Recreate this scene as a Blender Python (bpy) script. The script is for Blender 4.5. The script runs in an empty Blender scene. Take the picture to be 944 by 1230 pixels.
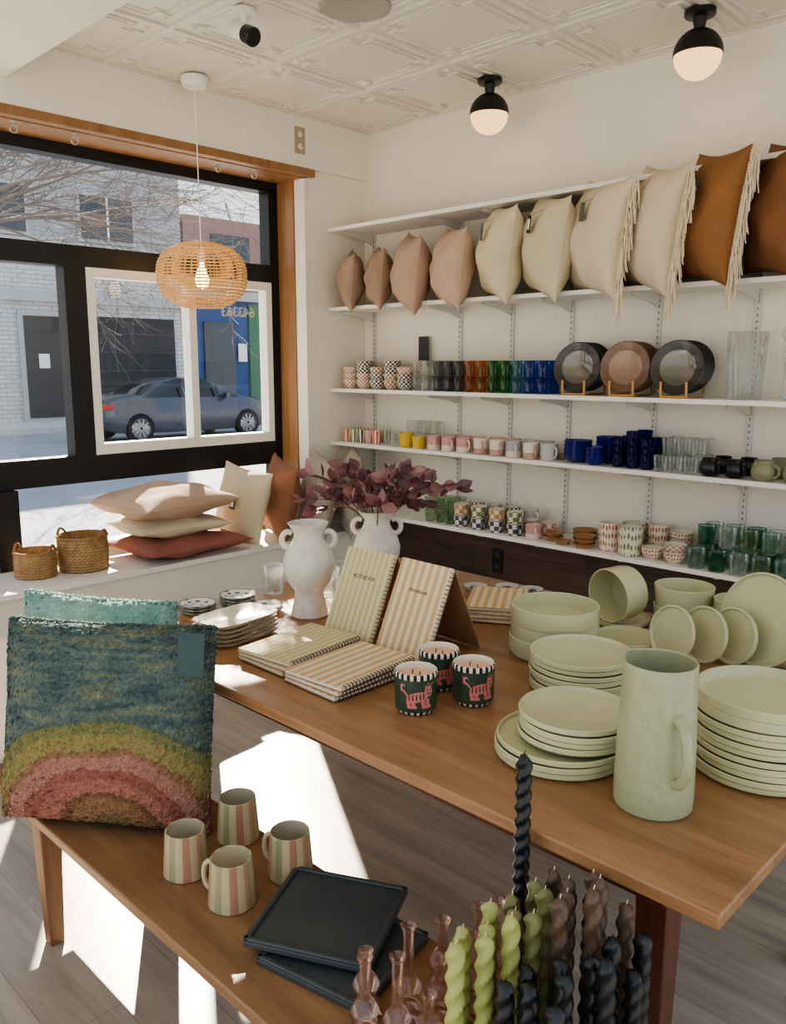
import bpy, math, random
from mathutils import Vector, Matrix
random.seed(7)
pi=math.pi
SC=bpy.context.scene.collection
try: bpy.context.scene.view_settings.look='AgX - Medium High Contrast'
except Exception: pass

# ------------------------------------------------------------------ materials
def L(c):
    r=[]
    for x in c[:3]:
        x=x/255.0
        r.append(x/12.92 if x<=0.04045 else ((x+0.055)/1.055)**2.4)
    return (r[0],r[1],r[2],1.0)
class NT:
    def __init__(s,name):
        s.m=bpy.data.materials.new(name); s.m.use_nodes=True
        s.t=s.m.node_tree; s.t.nodes.clear()
        s.out=s.n('ShaderNodeOutputMaterial')
    def n(s,typ,**k):
        x=s.t.nodes.new(typ)
        for a,b in k.items(): setattr(x,a,b)
        return x
    def l(s,a,b): s.t.links.new(a,b)
    def set(s,sock,v):
        if isinstance(v,bpy.types.NodeSocket): s.l(v,sock)
        else: sock.default_value=v
    def coord(s,kind='Object',scale=(1,1,1),rot=(0,0,0)):
        tc=s.n('ShaderNodeTexCoord'); mp=s.n('ShaderNodeMapping')
        s.l(tc.outputs[kind],mp.inputs[0]); mp.inputs['Scale'].default_value=scale; mp.inputs['Rotation'].default_value=rot
        return mp.outputs[0]
    def noise(s,vec,scale=5,detail=4,rough=.5):
        x=s.n('ShaderNodeTexNoise'); s.l(vec,x.inputs['Vector']); x.inputs['Scale'].default_value=scale
        x.inputs['Detail'].default_value=detail; x.inputs['Roughness'].default_value=rough
        return x.outputs['Fac']
    def ramp(s,fac,stops,const=False):
        r=s.n('ShaderNodeValToRGB'); s.set(r.inputs[0],fac)
        if const: r.color_ramp.interpolation='CONSTANT'
        el=r.color_ramp.elements
        while len(el)<len(stops): el.new(.5)
        for e,(p,c) in zip(el,stops): e.position=p; e.color=c
        return r.outputs[0]
    def math(s,op,a,b=0.0):
        x=s.n('ShaderNodeMath',operation=op); s.set(x.inputs[0],a); s.set(x.inputs[1],b); return x.outputs[0]
    def mix(s,f,a,b,blend='MIX'):
        x=s.n('ShaderNodeMixRGB',blend_type=blend); s.set(x.inputs[0],f); s.set(x.inputs[1],a); s.set(x.inputs[2],b); return x.outputs[0]
    def bump(s,h,st=.3,dist=.01):
        x=s.n('ShaderNodeBump'); s.l(h,x.inputs['Height']); x.inputs['Strength'].default_value=st; x.inputs['Distance'].default_value=dist
        return x.outputs[0]
    def bsdf(s,col,rough=.5,metal=0,normal=None,**k):
        x=s.n('ShaderNodeBsdfPrincipled'); s.set(x.inputs['Base Color'],col); s.set(x.inputs['Roughness'],rough)
        x.inputs['Metallic'].default_value=metal
        if normal is not None: s.l(normal,x.inputs['Normal'])
        for a,b in k.items(): x.inputs[a.replace('_',' ')].default_value=b
        s.l(x.outputs[0],s.out.inputs[0]); return x
def plain(name,c,rough=.5,metal=0,var=.0,vs=8,bump=0,bs=60,**k):
    t=NT(name); col=L(c)
    v=t.coord()
    if var>0:
        d=tuple(max(0,x*(1-var)) for x in col[:3])+(1,)
        u=tuple(min(1,x*(1+var)) for x in col[:3])+(1,)
        cc=t.ramp(t.noise(v,vs),[(.3,d),(.7,u)])
    else: cc=col
    nm=t.bump(t.noise(v,bs,3),bump,.01) if bump>0 else None
    t.bsdf(cc,rough,metal,nm,**k); return t.m
def glass(name,c,body=.12,p=.45,rough=.03):
    """thin-walled tinted glass: tinted transparency, a little body colour, fresnel gloss"""
    t=NT(name); lc=L(c); tc=tuple(x**p for x in lc[:3])+(1,)
    tr=t.n('ShaderNodeBsdfTransparent'); tr.inputs[0].default_value=tc
    df=t.n('ShaderNodeBsdfDiffuse'); df.inputs[0].default_value=lc
    tl=t.n('ShaderNodeBsdfTranslucent'); tl.inputs[0].default_value=lc
    m0=t.n('ShaderNodeMixShader'); m0.inputs[0].default_value=.5; t.l(df.outputs[0],m0.inputs[1]); t.l(tl.outputs[0],m0.inputs[2])
    m1=t.n('ShaderNodeMixShader'); t.l(tr.outputs[0],m1.inputs[1]); t.l(m0.outputs[0],m1.inputs[2])
    lw=t.n('ShaderNodeLayerWeight'); lw.inputs[0].default_value=.35
    t.l(t.math('ADD',t.math('MULTIPLY',lw.outputs['Facing'],body*1.5),body*.5),m1.inputs[0])
    gs=t.n('ShaderNodeBsdfGlossy'); gs.inputs['Roughness'].default_value=rough; gs.inputs[0].default_value=(.95,.95,.95,1)
    m2=t.n('ShaderNodeMixShader'); t.l(t.math('ADD',t.math('MULTIPLY',lw.outputs['Fresnel'],.55),.02),m2.inputs[0]); t.l(m1.outputs[0],m2.inputs[1]); t.l(gs.outputs[0],m2.inputs[2])
    t.l(m2.outputs[0],t.out.inputs[0]); return t.m
def emis(name,c,st):
    t=NT(name); e=t.n('ShaderNodeEmission'); e.inputs[0].default_value=L(c); e.inputs[1].default_value=st
    t.l(e.outputs[0],t.out.inputs[0]); return t.m
def wood(name,c1,c2,axis='x',sc=1.0,rough=.45,planks=None):
    t=NT(name)
    s={'x':(1.2,14,14),'y':(14,1.2,14),'z':(14,14,1.2)}[axis]
    v=t.coord('Object',tuple(a*sc for a in s))
    n1=t.noise(v,1.6,6,.6); n2=t.noise(v,6,4,.6)
    f=t.math('ADD',t.math('MULTIPLY',n1,.7),t.math('MULTIPLY',n2,.3))
    col=t.ramp(f,[(.32,L(c2)),(.68,L(c1))])
    if planks:
        br=t.n('ShaderNodeTexBrick'); vv=t.coord('Object',(1,1,1),planks.get('rot',(0,0,0))); t.l(vv,br.inputs['Vector'])
        br.inputs['Color1'].default_value=(1,1,1,1); br.inputs['Color2'].default_value=(planks.get('dark',.8),)*3+(1,)
        br.inputs['Mortar'].default_value=(planks.get('mort',.5),)*3+(1,); br.inputs['Scale'].default_value=1
        br.inputs['Mortar Size'].default_value=planks.get('ms',.002); br.inputs['Brick Width'].default_value=planks['w']; br.inputs['Row Height'].default_value=planks['h']
        col=t.mix(1.0,col,br.outputs['Color'],'MULTIPLY')
    t.bsdf(col,rough,0,t.bump(f,.12,.003)); return t.m
def stripes(name,cols,rep=1,ax='x',rough=.5,kind='UV',soft=0):
    t=NT(name); v=t.coord(kind); sp=t.n('ShaderNodeSeparateXYZ'); t.l(v,sp.inputs[0])
    f=t.math('FRACT',t.math('MULTIPLY',sp.outputs['XYZ'.index(ax.upper())],float(rep)))
    n=len(cols); col=t.ramp(f,[(i/n,L(c)) for i,c in enumerate(cols)],True)
    t.bsdf(col,rough); return t.m
def checker(name,c1,c2,sx,sy,rough=.4):
    t=NT(name); v=t.coord('UV',(sx,sy,1)); ck=t.n('ShaderNodeTexChecker'); t.l(v,ck.inputs[0]); ck.inputs['Scale'].default_value=1
    ck.inputs[1].default_value=L(c1); ck.inputs[2].default_value=L(c2); t.bsdf(ck.outputs[0],rough); return t.m
def dots(name,c1,c2,sx,sy,th=.28,rough=.4):
    t=NT(name); v=t.coord('UV',(sx,sy,1)); vo=t.n('ShaderNodeTexVoronoi'); t.l(v,vo.inputs['Vector']); vo.inputs['Scale'].default_value=1; vo.inputs['Randomness'].default_value=.25
    col=t.ramp(vo.outputs['Distance'],[(0,L(c2)),(th,L(c1))],True); t.bsdf(col,rough); return t.m
def fabric(name,c,var=.08,bs=220,bump=.35,rough=.95,vs=3):
    t=NT(name); col=L(c); v=t.coord(); d=tuple(x*(1-var) for x in col[:3])+(1,); u=tuple(min(1,x*(1+var)) for x in col[:3])+(1,)
    cc=t.ramp(t.noise(v,vs,3),[(.3,d),(.7,u)])
    h=t.math('ADD',t.math('MULTIPLY',t.noise(v,bs,2),.25),t.noise(v,9,2))
    t.bsdf(cc,rough,0,t.bump(h,bump,.02)); return t.m

# ------------------------------------------------------------------ mesh builder
class B:
    def __init__(s): s.v=[];s.f=[];s.m=[];s.uv=[];s.mats=[]
    def mi(s,m):
        if m not in s.mats: s.mats.append(m)
        return s.mats.index(m)
    def add(s,vs,fs,m,uvs=None,M=None):
        b=len(s.v)
        for v in vs: s.v.append((M@Vector(v)) if M is not None else Vector(v))
        for k,f in enumerate(fs):
            s.f.append([i+b for i in f]); s.m.append(s.mi(m[k] if isinstance(m,list) else m)); s.uv.append(uvs[k] if uvs else [(0,0)]*len(f))
    def box(s,c,z,m,M=None,rz=0,rx=0,ry=0):
        x,y,w=z[0]/2,z[1]/2,z[2]/2
        vs=[(-x,-y,-w),(x,-y,-w),(x,y,-w),(-x,y,-w),(-x,-y,w),(x,-y,w),(x,y,w),(-x,y,w)]
        fs=[(3,2,1,0),(4,5,6,7),(0,1,5,4),(1,2,6,5),(2,3,7,6),(3,0,4,7)]
        T=Matrix.Translation(c)@Matrix.Rotation(rz,4,'Z')@Matrix.Rotation(ry,4,'Y')@Matrix.Rotation(rx,4,'X')
        if M is not None: T=M@T
        def uv(i,k):
            v=vs[i]
            if k in (0,1): return ((v[0]+x)/(2*x),(v[1]+y)/(2*y))
            if k in (2,4): return ((v[0]+x)/(2*x),(v[2]+w)/(2*w))
            return ((v[1]+y)/(2*y),(v[2]+w)/(2*w))
        s.add(vs,fs,m,[[uv(i,k) for i in f] for k,f in enumerate(fs)],T)
    def bx(s,x0,x1,y0,y1,z0,z1,m): s.box(((x0+x1)/2,(y0+y1)/2,(z0+z1)/2),(abs(x1-x0),abs(y1-y0),abs(z1-z0)),m)
    def lathe(s,prof,m,M=None,seg=24,mod=None):
        vs=[];rings=[];fs=[];uv=[];ms=[]
        ln=[0]
        for i in range(1,len(prof)): ln.append(ln[-1]+math.dist(prof[i][:2],prof[i-1][:2]))
        tot=ln[-1] or 1
        for r,z in prof:
            if r<1e-6: rings.append([len(vs)]); vs.append((0,0,z))
            else:
                rr=[]
                for j in range(seg):
                    a=2*pi*j/seg; q=r*(mod(a,z) if mod else 1)
                    rr.append(len(vs)); vs.append((q*math.cos(a),q*math.sin(a),z))
                rings.append(rr)
        for i in range(len(prof)-1):
            A,Bq=rings[i],rings[i+1]
            mm=m[min(i,len(m)-1)] if isinstance(m,list) else m
            for j in range(seg):
                k=(j+1)%seg; u0,u1=j/seg,(j+1)/seg; v0,v1=ln[i]/tot,ln[i+1]/tot
                if len(A)==1 and len(Bq)==1: continue
                if len(A)==1: fs.append((A[0],Bq[k],Bq[j])); uv.append([(u0,v0),(u1,v1),(u0,v1)])
                elif len(Bq)==1: fs.append((A[j],A[k],Bq[0])); uv.append([(u0,v0),(u1,v0),(u0,v1)])
                else: fs.append((A[j],A[k],Bq[k],Bq[j])); uv.append([(u0,v0),(u1,v0),(u1,v1),(u0,v1)])
                ms.append(mm)
        s.add(vs,fs,ms,uv,M)
    def tube(s,pts,r,m,seg=6,closed=False,M=None,caps=True):
        P=[Vector(p) for p in pts]; n=len(P); vs=[];fs=[]
        nrm=None
        for i,p in enumerate(P):
            if closed: t=(P[(i+1)%n]-P[i-1])
            else: t=(P[min(i+1,n-1)]-P[max(i-1,0)])
            if t.length<1e-9: t=Vector((0,0,1))
            t.normalize()
            if nrm is None:
                nrm=t.orthogonal().normalized()
            else:
                nrm=(nrm-t*nrm.dot(t))
                if nrm.length<1e-6: nrm=t.orthogonal()
                nrm.normalize()
            bn=t.cross(nrm); rr=r[i] if isinstance(r,(list,tuple)) else r
            for j in range(seg):
                a=2*pi*j/seg; vs.append(p+(nrm*math.cos(a)+bn*math.sin(a))*rr)
        for i in range(n if closed else n-1):
            k=(i+1)%n
            for j in range(seg):
                j2=(j+1)%seg; fs.append((i*seg+j,i*seg+j2,k*seg+j2,k*seg+j))
        if not closed and caps: fs.append(tuple(range(seg-1,-1,-1))); fs.append(tuple((n-1)*seg+j for j in range(seg)))
        s.add(vs,fs,m,None,M)
    def poly(s,pts,m,M=None,uv=None): s.add(pts,[tuple(range(len(pts)))],m,[uv] if uv else None,M)
    def pillow(s,w,h,t,m,M,n=16,pinch=.06,seed=0,wr=.008,edge=None,pw=.42):
        rd=random.Random(seed); ph=[rd.uniform(0,6.28) for _ in range(6)]; fr=[rd.uniform(3,7) for _ in range(4)]
        for side in (1,-1):
            vs=[];fs=[];uv=[]
            for j in range(n+1):
                for i in range(n+1):
                    u=math.sin(pi/2*(-1+2*i/n)); v=math.sin(pi/2*(-1+2*j/n))
                    e=max(0,(1-u*u)*(1-v*v))
                    x=w/2*u*(1-pinch*(1-v*v)); y=h/2*v*(1-pinch*(1-u*u))
                    z=t/2*e**pw
                    z+=wr*e**.3*(math.sin(fr[0]*u+fr[1]*v+ph[0])+.6*math.sin(fr[2]*u*1.6-fr[3]*v+ph[1]))*(1 if e>0 else 0)*.7
                    z-=wr*1.2*e**.3*abs(math.sin(5*math.atan2(v,u)+ph[2]))*(u*u+v*v)*.5
                    vs.append((x,y,side*max(z,0)))
            for j in range(n):
                for i in range(n):
                    a=j*(n+1)+i; q=(a,a+1,a+n+2,a+n+1)
                    uu=[((k%(n+1)),(k//(n+1))) for k in q]
                    uu=[((math.sin(pi/2*(-1+2*a_/n))+1)/2,(math.sin(pi/2*(-1+2*b_/n))+1)/2) for a_,b_ in uu]
                    if side<0: q=q[::-1]; uu=uu[::-1]
                    fs.append(q); uv.append(uu)
            s.add(vs,fs,m,uv,M)
        if edge:
            pts=[]
            for k in range(40):
                q=k/10; sd=int(q); f=-1+2*(q-sd)
                u,v=[(f,-1),(1,f),(-f,1),(-1,-f)][sd]
                pts.append((w/2*u*(1-pinch*(1-v*v)),h/2*v*(1-pinch*(1-u*u)),0))
            s.tube(pts,edge,m,5,True,M)
    def done(s,name,loc=(0,0,0),rot=(0,0,0),ang=38,bevel=0,sub=0,parent=None):
        me=bpy.data.meshes.new(name); me.from_pydata([tuple(v) for v in s.v],[],s.f)
        for m in s.mats: me.materials.append(m)
        me.polygons.foreach_set('material_index',s.m)
        ul=me.uv_layers.new(name='UVMap'); flat=[]
        for u in s.uv:
            for a in u: flat.extend(a)
        ul.data.foreach_set('uv',flat)
        me.polygons.foreach_set('use_smooth',[True]*len(s.f)); me.update()
        try: me.set_sharp_from_angle(angle=math.radians(ang))
        except Exception: pass
        o=bpy.data.objects.new(name,me); SC.objects.link(o); o.location=loc; o.rotation_euler=rot
        if bevel:
            md=o.modifiers.new('bev','BEVEL'); md.width=bevel; md.segments=2; md.limit_method='ANGLE'; md.angle_limit=math.radians(50)
        if parent: o.parent=parent
        return o
def T(x,y,z,rz=0): return Matrix.Translation((x,y,z))@Matrix.Rotation(rz,4,'Z')
def stand(c,yaw,tilt=0,roll=0):
    return Matrix.Translation(c)@Matrix.Rotation(math.radians(yaw),4,'Z')@Matrix.Rotation(math.radians(90+tilt),4,'X')@Matrix.Rotation(math.radians(roll),4,'Z')
def axisM(c,n,spin=0):
    n=Vector(n).normalized(); return Matrix.Translation(c)@n.to_track_quat('Z','Y').to_matrix().to_4x4()@Matrix.Rotation(spin,4,'Z')

# vessels
def cup(b,rb,rt,h,m,M,th=.003,seg=20,mi=None,mod=None):
    mi=mi or m
    pr=[(0,0),(rb-.003,0),(rb,.003),((rb+rt)/2,h*.5),(rt,h-.002),(rt-th*.5,h),(rt-th,h-.002),(rb-th,th+.004),(rb-th-.004,th+.001),(0,th+.001)]
    b.lathe(pr,[m,m,m,m,m,m,mi,mi,mi],M,seg,mod)
def gcup(b,rb,rt,h,m,M,seg=20,mod=None):
    b.lathe([(0,.004),(rb-.004,.003),(rb-.001,.001),(rb,.006),((rb+rt)/2,h*.5),(rt,h-.003),(rt+.0008,h-.0015),(rt,h),(rt-.0012,h-.0015),(rt-.0008,h-.004)],m,M,seg,mod)
def mug(b,rb,rt,h,m,M,ang=0,mi=None,hm=None,hr=.0055,out=.03,seg=24):
    cup(b,rb,rt,h,m,M,.004,seg,mi)
    pts=[]
    for k in range(9):
        a=-pi/2+pi*k/8; z=h*.5+h*.31*math.sin(a); r=(rb+rt)/2-.003+out*max(0,math.cos(a))**.7
        pts.append((r*math.cos(ang),r*math.sin(ang),z))
    b.tube(pts,hr,hm or m,8,False,M)
def plate(b,r,m,M,h=.018,seg=48):
    b.lathe([(0,0),(r*.9,0),(r*.96,.002),(r,.007),(r,h-.002),(r-.002,h),(r-.005,h-.001),(r-.008,h*.5),(r-.016,.0065),(0,.006)],m,M,seg)
def deepplate(b,r,m,M,h=.05,seg=48):
    b.lathe([(0,0),(r*.9,0),(r*.97,.003),(r,.012),(r,h-.002),(r-.003,h),(r-.006,h-.002),(r-.008,.014),(r-.02,.007),(0,.006)],m,M,seg)
def rbowl(b,r,h,m,M,mi,seg=28):
    b.lathe([(0,0),(r*.5,0),(r*.55,.004),(r*.82,h*.3),(r*.96,h*.65),(r,h),(r-.004,h),(r*.9,h*.6),(r*.5,.012),(0,.008)],[m]*6+[mi]*3,M,seg)

# ------------------------------------------------------------------ palette
wallM=plain('wall_paint',(236,230,217),.85,var=.015,vs=2,bump=.04,bs=90)
ceilM=plain('ceiling_paint',(224,219,206),.42)
whiteM=plain('white_laminate',(240,236,228),.45)
trimW=plain('white_trim',(236,234,228),.5)
blackM=plain('black_frame',(20,20,22),.4)
woodT=wood('table_wood',(172,130,90),(130,92,60),'x',.8,.28)
woodB=wood('bench_wood',(158,120,84),(118,84,58),'x',.8,.33)
woodL=wood('leg_wood',(148,108,72),(112,76,50),'z',1.0,.45)
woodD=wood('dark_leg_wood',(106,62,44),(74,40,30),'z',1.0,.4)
woodTrim=wood('trim_wood',(164,124,84),(132,94,62),'z',.8,.4)
floorM=wood('floor_planks',(192,180,162),(150,137,120),'x',.6,.28,dict(w=1.2,h=.17,dark=.86,mort=.62,ms=.0015))
panelM=wood('dark_wood_panel',(108,80,64),(64,46,37),'x',1.0,.5,dict(w=1.6,h=.16,rot=(pi/2,0,0),dark=.7,mort=.35,ms=.002))
sage=plain('sage_glaze',(196,194,154),.25,var=.04,vs=14,bump=.02,bs=30)
sageP=plain('sage_pitcher_glaze',(162,165,130),.35,var=.08,vs=60,bump=.04,bs=120)
steel=plain('galvanised_steel',(190,190,188),.4,.6)
winG=glass('window_glass',(250,252,252),.0,.3)

# ------------------------------------------------------------------ room shell
b=B(); b.bx(-4.5,1.2,-1.2,4.02,-.05,0,floorM); b.done('floor')
b=B(); b.bx(-4.6,1.2,4.02,4.17,0,3.2,wallM); b.done('wall_back')
b=B()
b.bx(-4.5,-4.2,3.53,4.02,0,3.2,wallM)
b.bx(-4.5,-4.2,-1.2,4.02,2.80,3.2,wallM)
b.bx(-4.5,-4.2,-1.2,-.2,0,2.80,wallM)
b.bx(-4.5,-4.2,-.2,3.53,0,.49,wallM)
b.done('wall_left')
b=B(); b.bx(-4.2,-4.165,-1.2,4.02,2.79,3.08,wallM); b.done('trim_soffit')
b=B(); b.bx(-4.165,1.2,-1.0,1.69,2.9,3.08,wallM); b.done('ceiling_beam')
# ceiling with embossed tiles
b=B(); b.bx(-4.2,1.2,-1.2,4.02,3.09,3.17,ceilM)
ts=.61
for ix in range(9):
    for iy in range(4):
        x0=-4.165+ix*ts; y1=4.02-iy*ts; y0=y1-ts; x1=x0+ts
        if x1>1.2: continue
        def ring(ins,cut,r,z):
            X0,X1,Y0,Y1=x0+ins,x1-ins,y0+ins,y1-ins; c=cut
            p=[(X0+c,Y0),(X1-c,Y0),(X1-c,Y0+c),(X1,Y0+c),(X1,Y1-c),(X1-c,Y1-c),(X1-c,Y1),(X0+c,Y1),(X0+c,Y1-c),(X0,Y1-c),(X0,Y0+c),(X0+c,Y0+c)]
            b.tube([(a,q,z) for a,q in p],r,ceilM,6,True)
        ring(.055,.07,.0075,3.088); ring(.09,.06,.004,3.088)
        for cx,cy in ((x0+.075,y0+.075),(x1-.075,y0+.075),(x0+.075,y1-.075),(x1-.075,y1-.075)):
            b.lathe([(0,-.010),(.016,-.008),(.026,0)],ceilM,T(cx,cy,3.09),8)
for ix in range(10): b.bx(-4.165+ix*ts-.012,-4.165+ix*ts+.012,1.6,4.02,3.078,3.092,ceilM)
for iy in range(5): b.bx(-4.165,1.2,4.02-iy*ts-.012,4.02-iy*ts+.012,3.076,3.092,ceilM)
b.done('ceiling')

# ledge
b=B(); b.bx(-4.5,-3.95,-1.2,4.02,.50,.53,whiteM); b.bx(-4.2,-3.975,-1.2,4.02,0,.50,wallM); b.done('window_ledge',bevel=.003)
b=B(); b.bx(-3.975,-3.96,-1.2,3.95,0,.09,trimW); b.done('baseboard_left')

# wooden reveal
b=B(); b.bx(-4.5,-4.22,-.2,3.53,2.74,2.80,woodTrim); b.bx(-4.5,-4.30,3.49,3.53,.53,2.74,woodTrim); b.bx(-4.30,-4.20,3.50,3.53,.53,2.74,wallM); b.bx(-4.22,-4.16,-.2,3.56,2.745,2.79,woodTrim); b.done('trim_wood_reveal',bevel=.003)
# window; bay left of the post is unseen, added to let light in
b=B(); X0,X1=-4.56,-4.46
def fr(y0,y1,z0,z1,m=blackM,xa=X0,xb=X1): b.bx(xa,xb,y0,y1,z0,z1,m)
fr(-.2,3.49,2.68,2.74); fr(3.42,3.49,.53,2.70); fr(-.2,3.42,2.12,2.23); fr(-.2,3.42,.95,1.10)
fr(2.05,2.17,1.10,2.12); fr(1.58,1.70,.53,.95,blackM,-4.56,-4.40); fr(-.2,-.1,.53,2.70)
fr(-.1,3.42,.53,.60,trimW); fr(.9,1.0,1.10,2.12)
xw0,xw1=-4.53,-4.45
fr(2.17,3.42,1.10,1.16,trimW,xw0,xw1); fr(2.17,3.42,2.07,2.12,trimW,xw0,xw1); fr(2.17,2.215,1.16,2.07,trimW,xw0,xw1); fr(3.375,3.42,1.16,2.07,trimW,xw0,xw1); fr(2.80,2.85,1.16,2.07,trimW,xw0,xw1)
for y0,y1,z0,z1 in ((-.1,3.42,2.23,2.70),(1.0,2.05,1.10,2.12),(-.1,.9,1.10,2.12),(2.215,2.80,1.16,2.07),(2.85,3.375,1.16,2.07),(1.70,3.42,.60,.95),(-.1,1.58,.60,.95)):
    b.poly([(-4.51,y0,z0),(-4.51,y1,z0),(-4.51,y1,z1),(-4.51,y0,z1)],winG)
b.done('window_1')
# hooks
for k,y in enumerate((1.75,2.05,2.9,3.15)):
    b=B(); pts=[(0,.018*math.cos(a),-.035+.018*math.sin(a)) for a in [i*pi/6 for i in range(12)]]
    b.tube(pts,.004,steel,6,True); b.tube([(0,0,.0),(0,0,-.018)],.004,steel); b.lathe([(0,-.004),(.012,-.003),(.012,0)],steel,None,10)
    b.done('ceiling_hook',(-4.24,y,2.74))

# outlet plates
def outlet(name,loc,rot):
    b=B(); pm=plain('outlet_plastic_'+name,(170,158,132),.4) if name=='outlet_plate' else blackM
    b.box((0,0,0),(.075,.008,.15),pm)
    for z in (-.035,.035):
        b.lathe([(0,0),(.017,0),(.018,-.003)],whiteM if pm is not blackM else plain('grey',(60,60,60)),Matrix.Translation((0,-.005,z))@Matrix.Rotation(pi/2,4,'X'),12)
        for x in (-.006,.006): b.box((x,-.0085,z+.002),(.0025,.002,.009),blackM)
    b.done(name,loc,rot,bevel=.002)
outlet('outlet_plate',(-4.16,3.44,2.94),(0,0,pi/2))
outlet('wall_outlet',(-3.01,3.985,.42),(0,0,0))

# ------------------------------------------------------------------ wall shelves
ZS=[2.46,1.965,1.445,1.095,.655]
b=B(); b.bx(-3.94,1.2,3.99,4.02,.0,.60,panelM); b.done('trim_wood_panel')
RX=[-4.10,-3.35,-2.96,-2.56,-2.05,-1.56,-1.05,-.5]
slot=plain('slot_dark',(120,118,112)); railM=plain('rail_metal',(212,209,201),.4)
b=B()
for x in RX:
    b.bx(x-.012,x+.012,4.003,4.02,.60,2.5,railM)
    z=.62
    while z<2.48: b.bx(x-.003,x+.003,4.001,4.004,z,z+.012,slot); z+=.03
b.done('shelf_standards')
for zi,z in enumerate(ZS):
    b=B(); x0=-4.195
    b.bx(x0,.6,3.69,4.0,z-.022,z,whiteM)
    for x in RX:
        pts=[(3.99,-.022),(3.74,-.022),(3.72,-.034),(3.74,-.040),(3.9,-.060),(3.99,-.085)]
        vs=[(x+s*.005,y,z+q) for s in (-1,1) for y,q in pts]; n=len(pts)
        fs=[tuple(range(n)),tuple(range(2*n-1,n-1,-1))]+[(i,i+n,(i+1)%n+n,(i+1)%n) for i in range(n)]
        b.add(vs,fs,railM)
    b.done('wall_shelf')

# ------------------------------------------------------------------ pillows on shelf
def fringe(b,M,w,h,edgex,m,seed,L0=.06,n=34,both=False):
    rd=random.Random(seed)
    for k in range(n):
        v=-1+2*k/(n-1)
        e=M@Vector((w/2*edgex*(1-.06*(1-v*v)),h/2*v,0))
        out=(M.to_3x3()@Vector((edgex,0,0))).normalized()
        for q in range(2):
            l=L0*rd.uniform(.7,1.3); p1=e+out*l*.30+Vector((rd.uniform(-.012,.012),rd.uniform(-.012,.012),-l*.35)); p2=p1+Vector((rd.uniform(-.016,.016),rd.uniform(-.012,.012),-l*.9))
            b.tube([e,p1,p2],[.0045,.004,.0025],m,4)
tagM=plain('tag_green',(86,98,84),.7); tagB=plain('tag_black',(30,32,34),.6); tagW=plain('tag_white',(235,230,220),.6)
def tag(b,M,x,y,z,m,w=.045,h=.075):
    b.box((x,y,z),(w,h,.003),m,M)
    if m is tagB: b.box((x,y,z+.002),(w*.6,h*.6,.002),tagW,M)
    b.tube([(x,y+h*.5,z),(x+.01,y+h*.5+.03,z*.6)],.001,tagB,4,False,M)
fT=fabric('linen_taupe',(160,134,114)); fT2=fabric('linen_dusty_blush',(182,152,132)); fP=fabric('linen_blush',(196,168,146)); fC=fabric('linen_cream',(212,200,170)); fC2=fabric('linen_ivory',(220,204,180)); fR=fabric('linen_ochre',(148,104,64)); fR2=fabric('linen_rust',(142,98,74)); fG=fabric('linen_greige',(172,160,144)); fTc=fabric('linen_terracotta',(156,102,88)); fFr=fabric('fringe_cotton',(224,210,184),bs=80); fBr=fabric('linen_brown',(136,92,60))
pz=1.965
data=[(-4.01,.31,.36,.17,fT,0,0,-.02),(-3.76,.32,.36,.17,fT,0,0,-.02),(-3.49,.42,.44,.23,fT2,0,0,-.05),(-3.17,.42,.44,.24,fP,0,0,-.045),
      (-2.83,.46,.49,.25,fC,1,0,-.02),(-2.53,.46,.50,.26,fC,2,0,-.02),(-2.225,.50,.54,.27,fC2,1,1,-.03),(-1.94,.51,.56,.28,fC2,2,1,-.03),(-1.675,.46,.56,.26,fR,1,1,-.01),(-1.345,.50,.54,.27,fBr,0,0,-.01),(-1.02,.50,.55,.27,fR,0,0,-.01)]
for k,(x,w,h,t,m,tg,frg,dz) in enumerate(data):
    b=B(); yaw=-37+((k*37)%7-3); rl=-10+((k*13)%5-2)
    cy=3.72
    M=stand((x,cy,pz+h/2+dz),yaw,-3,rl)
    b.pillow(w,h,t,m,M,24,.10,k+3,.013,.003,.5)
    if frg: fringe(b,M,w,h,1,fFr,k,.095 if k>5 else .06,50)
    if tg: tag(b,M,.05,h*.20,t/2+.004,tagM if tg==1 else tagB,.05,.085)
    b.done('throw_pillow')

# ------------------------------------------------------------------ tableware materials
gClear=glass('glass_clear',(228,232,228),.16,.6); gGray=glass('glass_smoke',(110,112,110),.2); gOr=glass('glass_orange',(216,128,60),.25,.4); gAm=glass('glass_amber',(184,124,50),.22,.4)
gGr=glass('glass_green',(50,140,64),.25,.4); gGd=glass('glass_dark_green',(56,118,92),.2,.38); gLb=glass('glass_sky',(110,160,200),.25); gBl=glass('glass_blue',(40,80,180),.3,.4); gCo=glass('glass_cobalt',(12,24,120),.5,.6)
gTe=glass('glass_teal',(140,180,162),.2,.3); gSg=glass('glass_sage',(140,166,126),.2,.3); gPk=glass('glass_pink_amber',(218,168,146),.12,.2)
cBW=checker('pattern_black_white',(228,220,204),(52,52,56),22,14); cPW=checker('pattern_pink_white',(230,216,200),(190,140,120),22,16); cTW=checker('pattern_tan_white',(226,214,190),(150,104,76),22,12)
dPk=dots('dots_terracotta',(228,216,196),(180,104,84),22,9,.32); dTn=dots('dots_green',(226,218,194),(130,126,90),20,8,.32)
cream=plain('cream_glaze',(226,216,194),.35); pinkM=plain('pink_glaze',(206,160,156),.35,var=.1); yelM=plain('yellow_glaze',(216,182,70),.35); greyG=plain('grey_glaze',(190,188,182),.35,var=.05)
blkG=plain('black_glaze',(26,26,28),.2); olvG=plain('olive_glaze',(136,136,106),.35)
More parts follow.
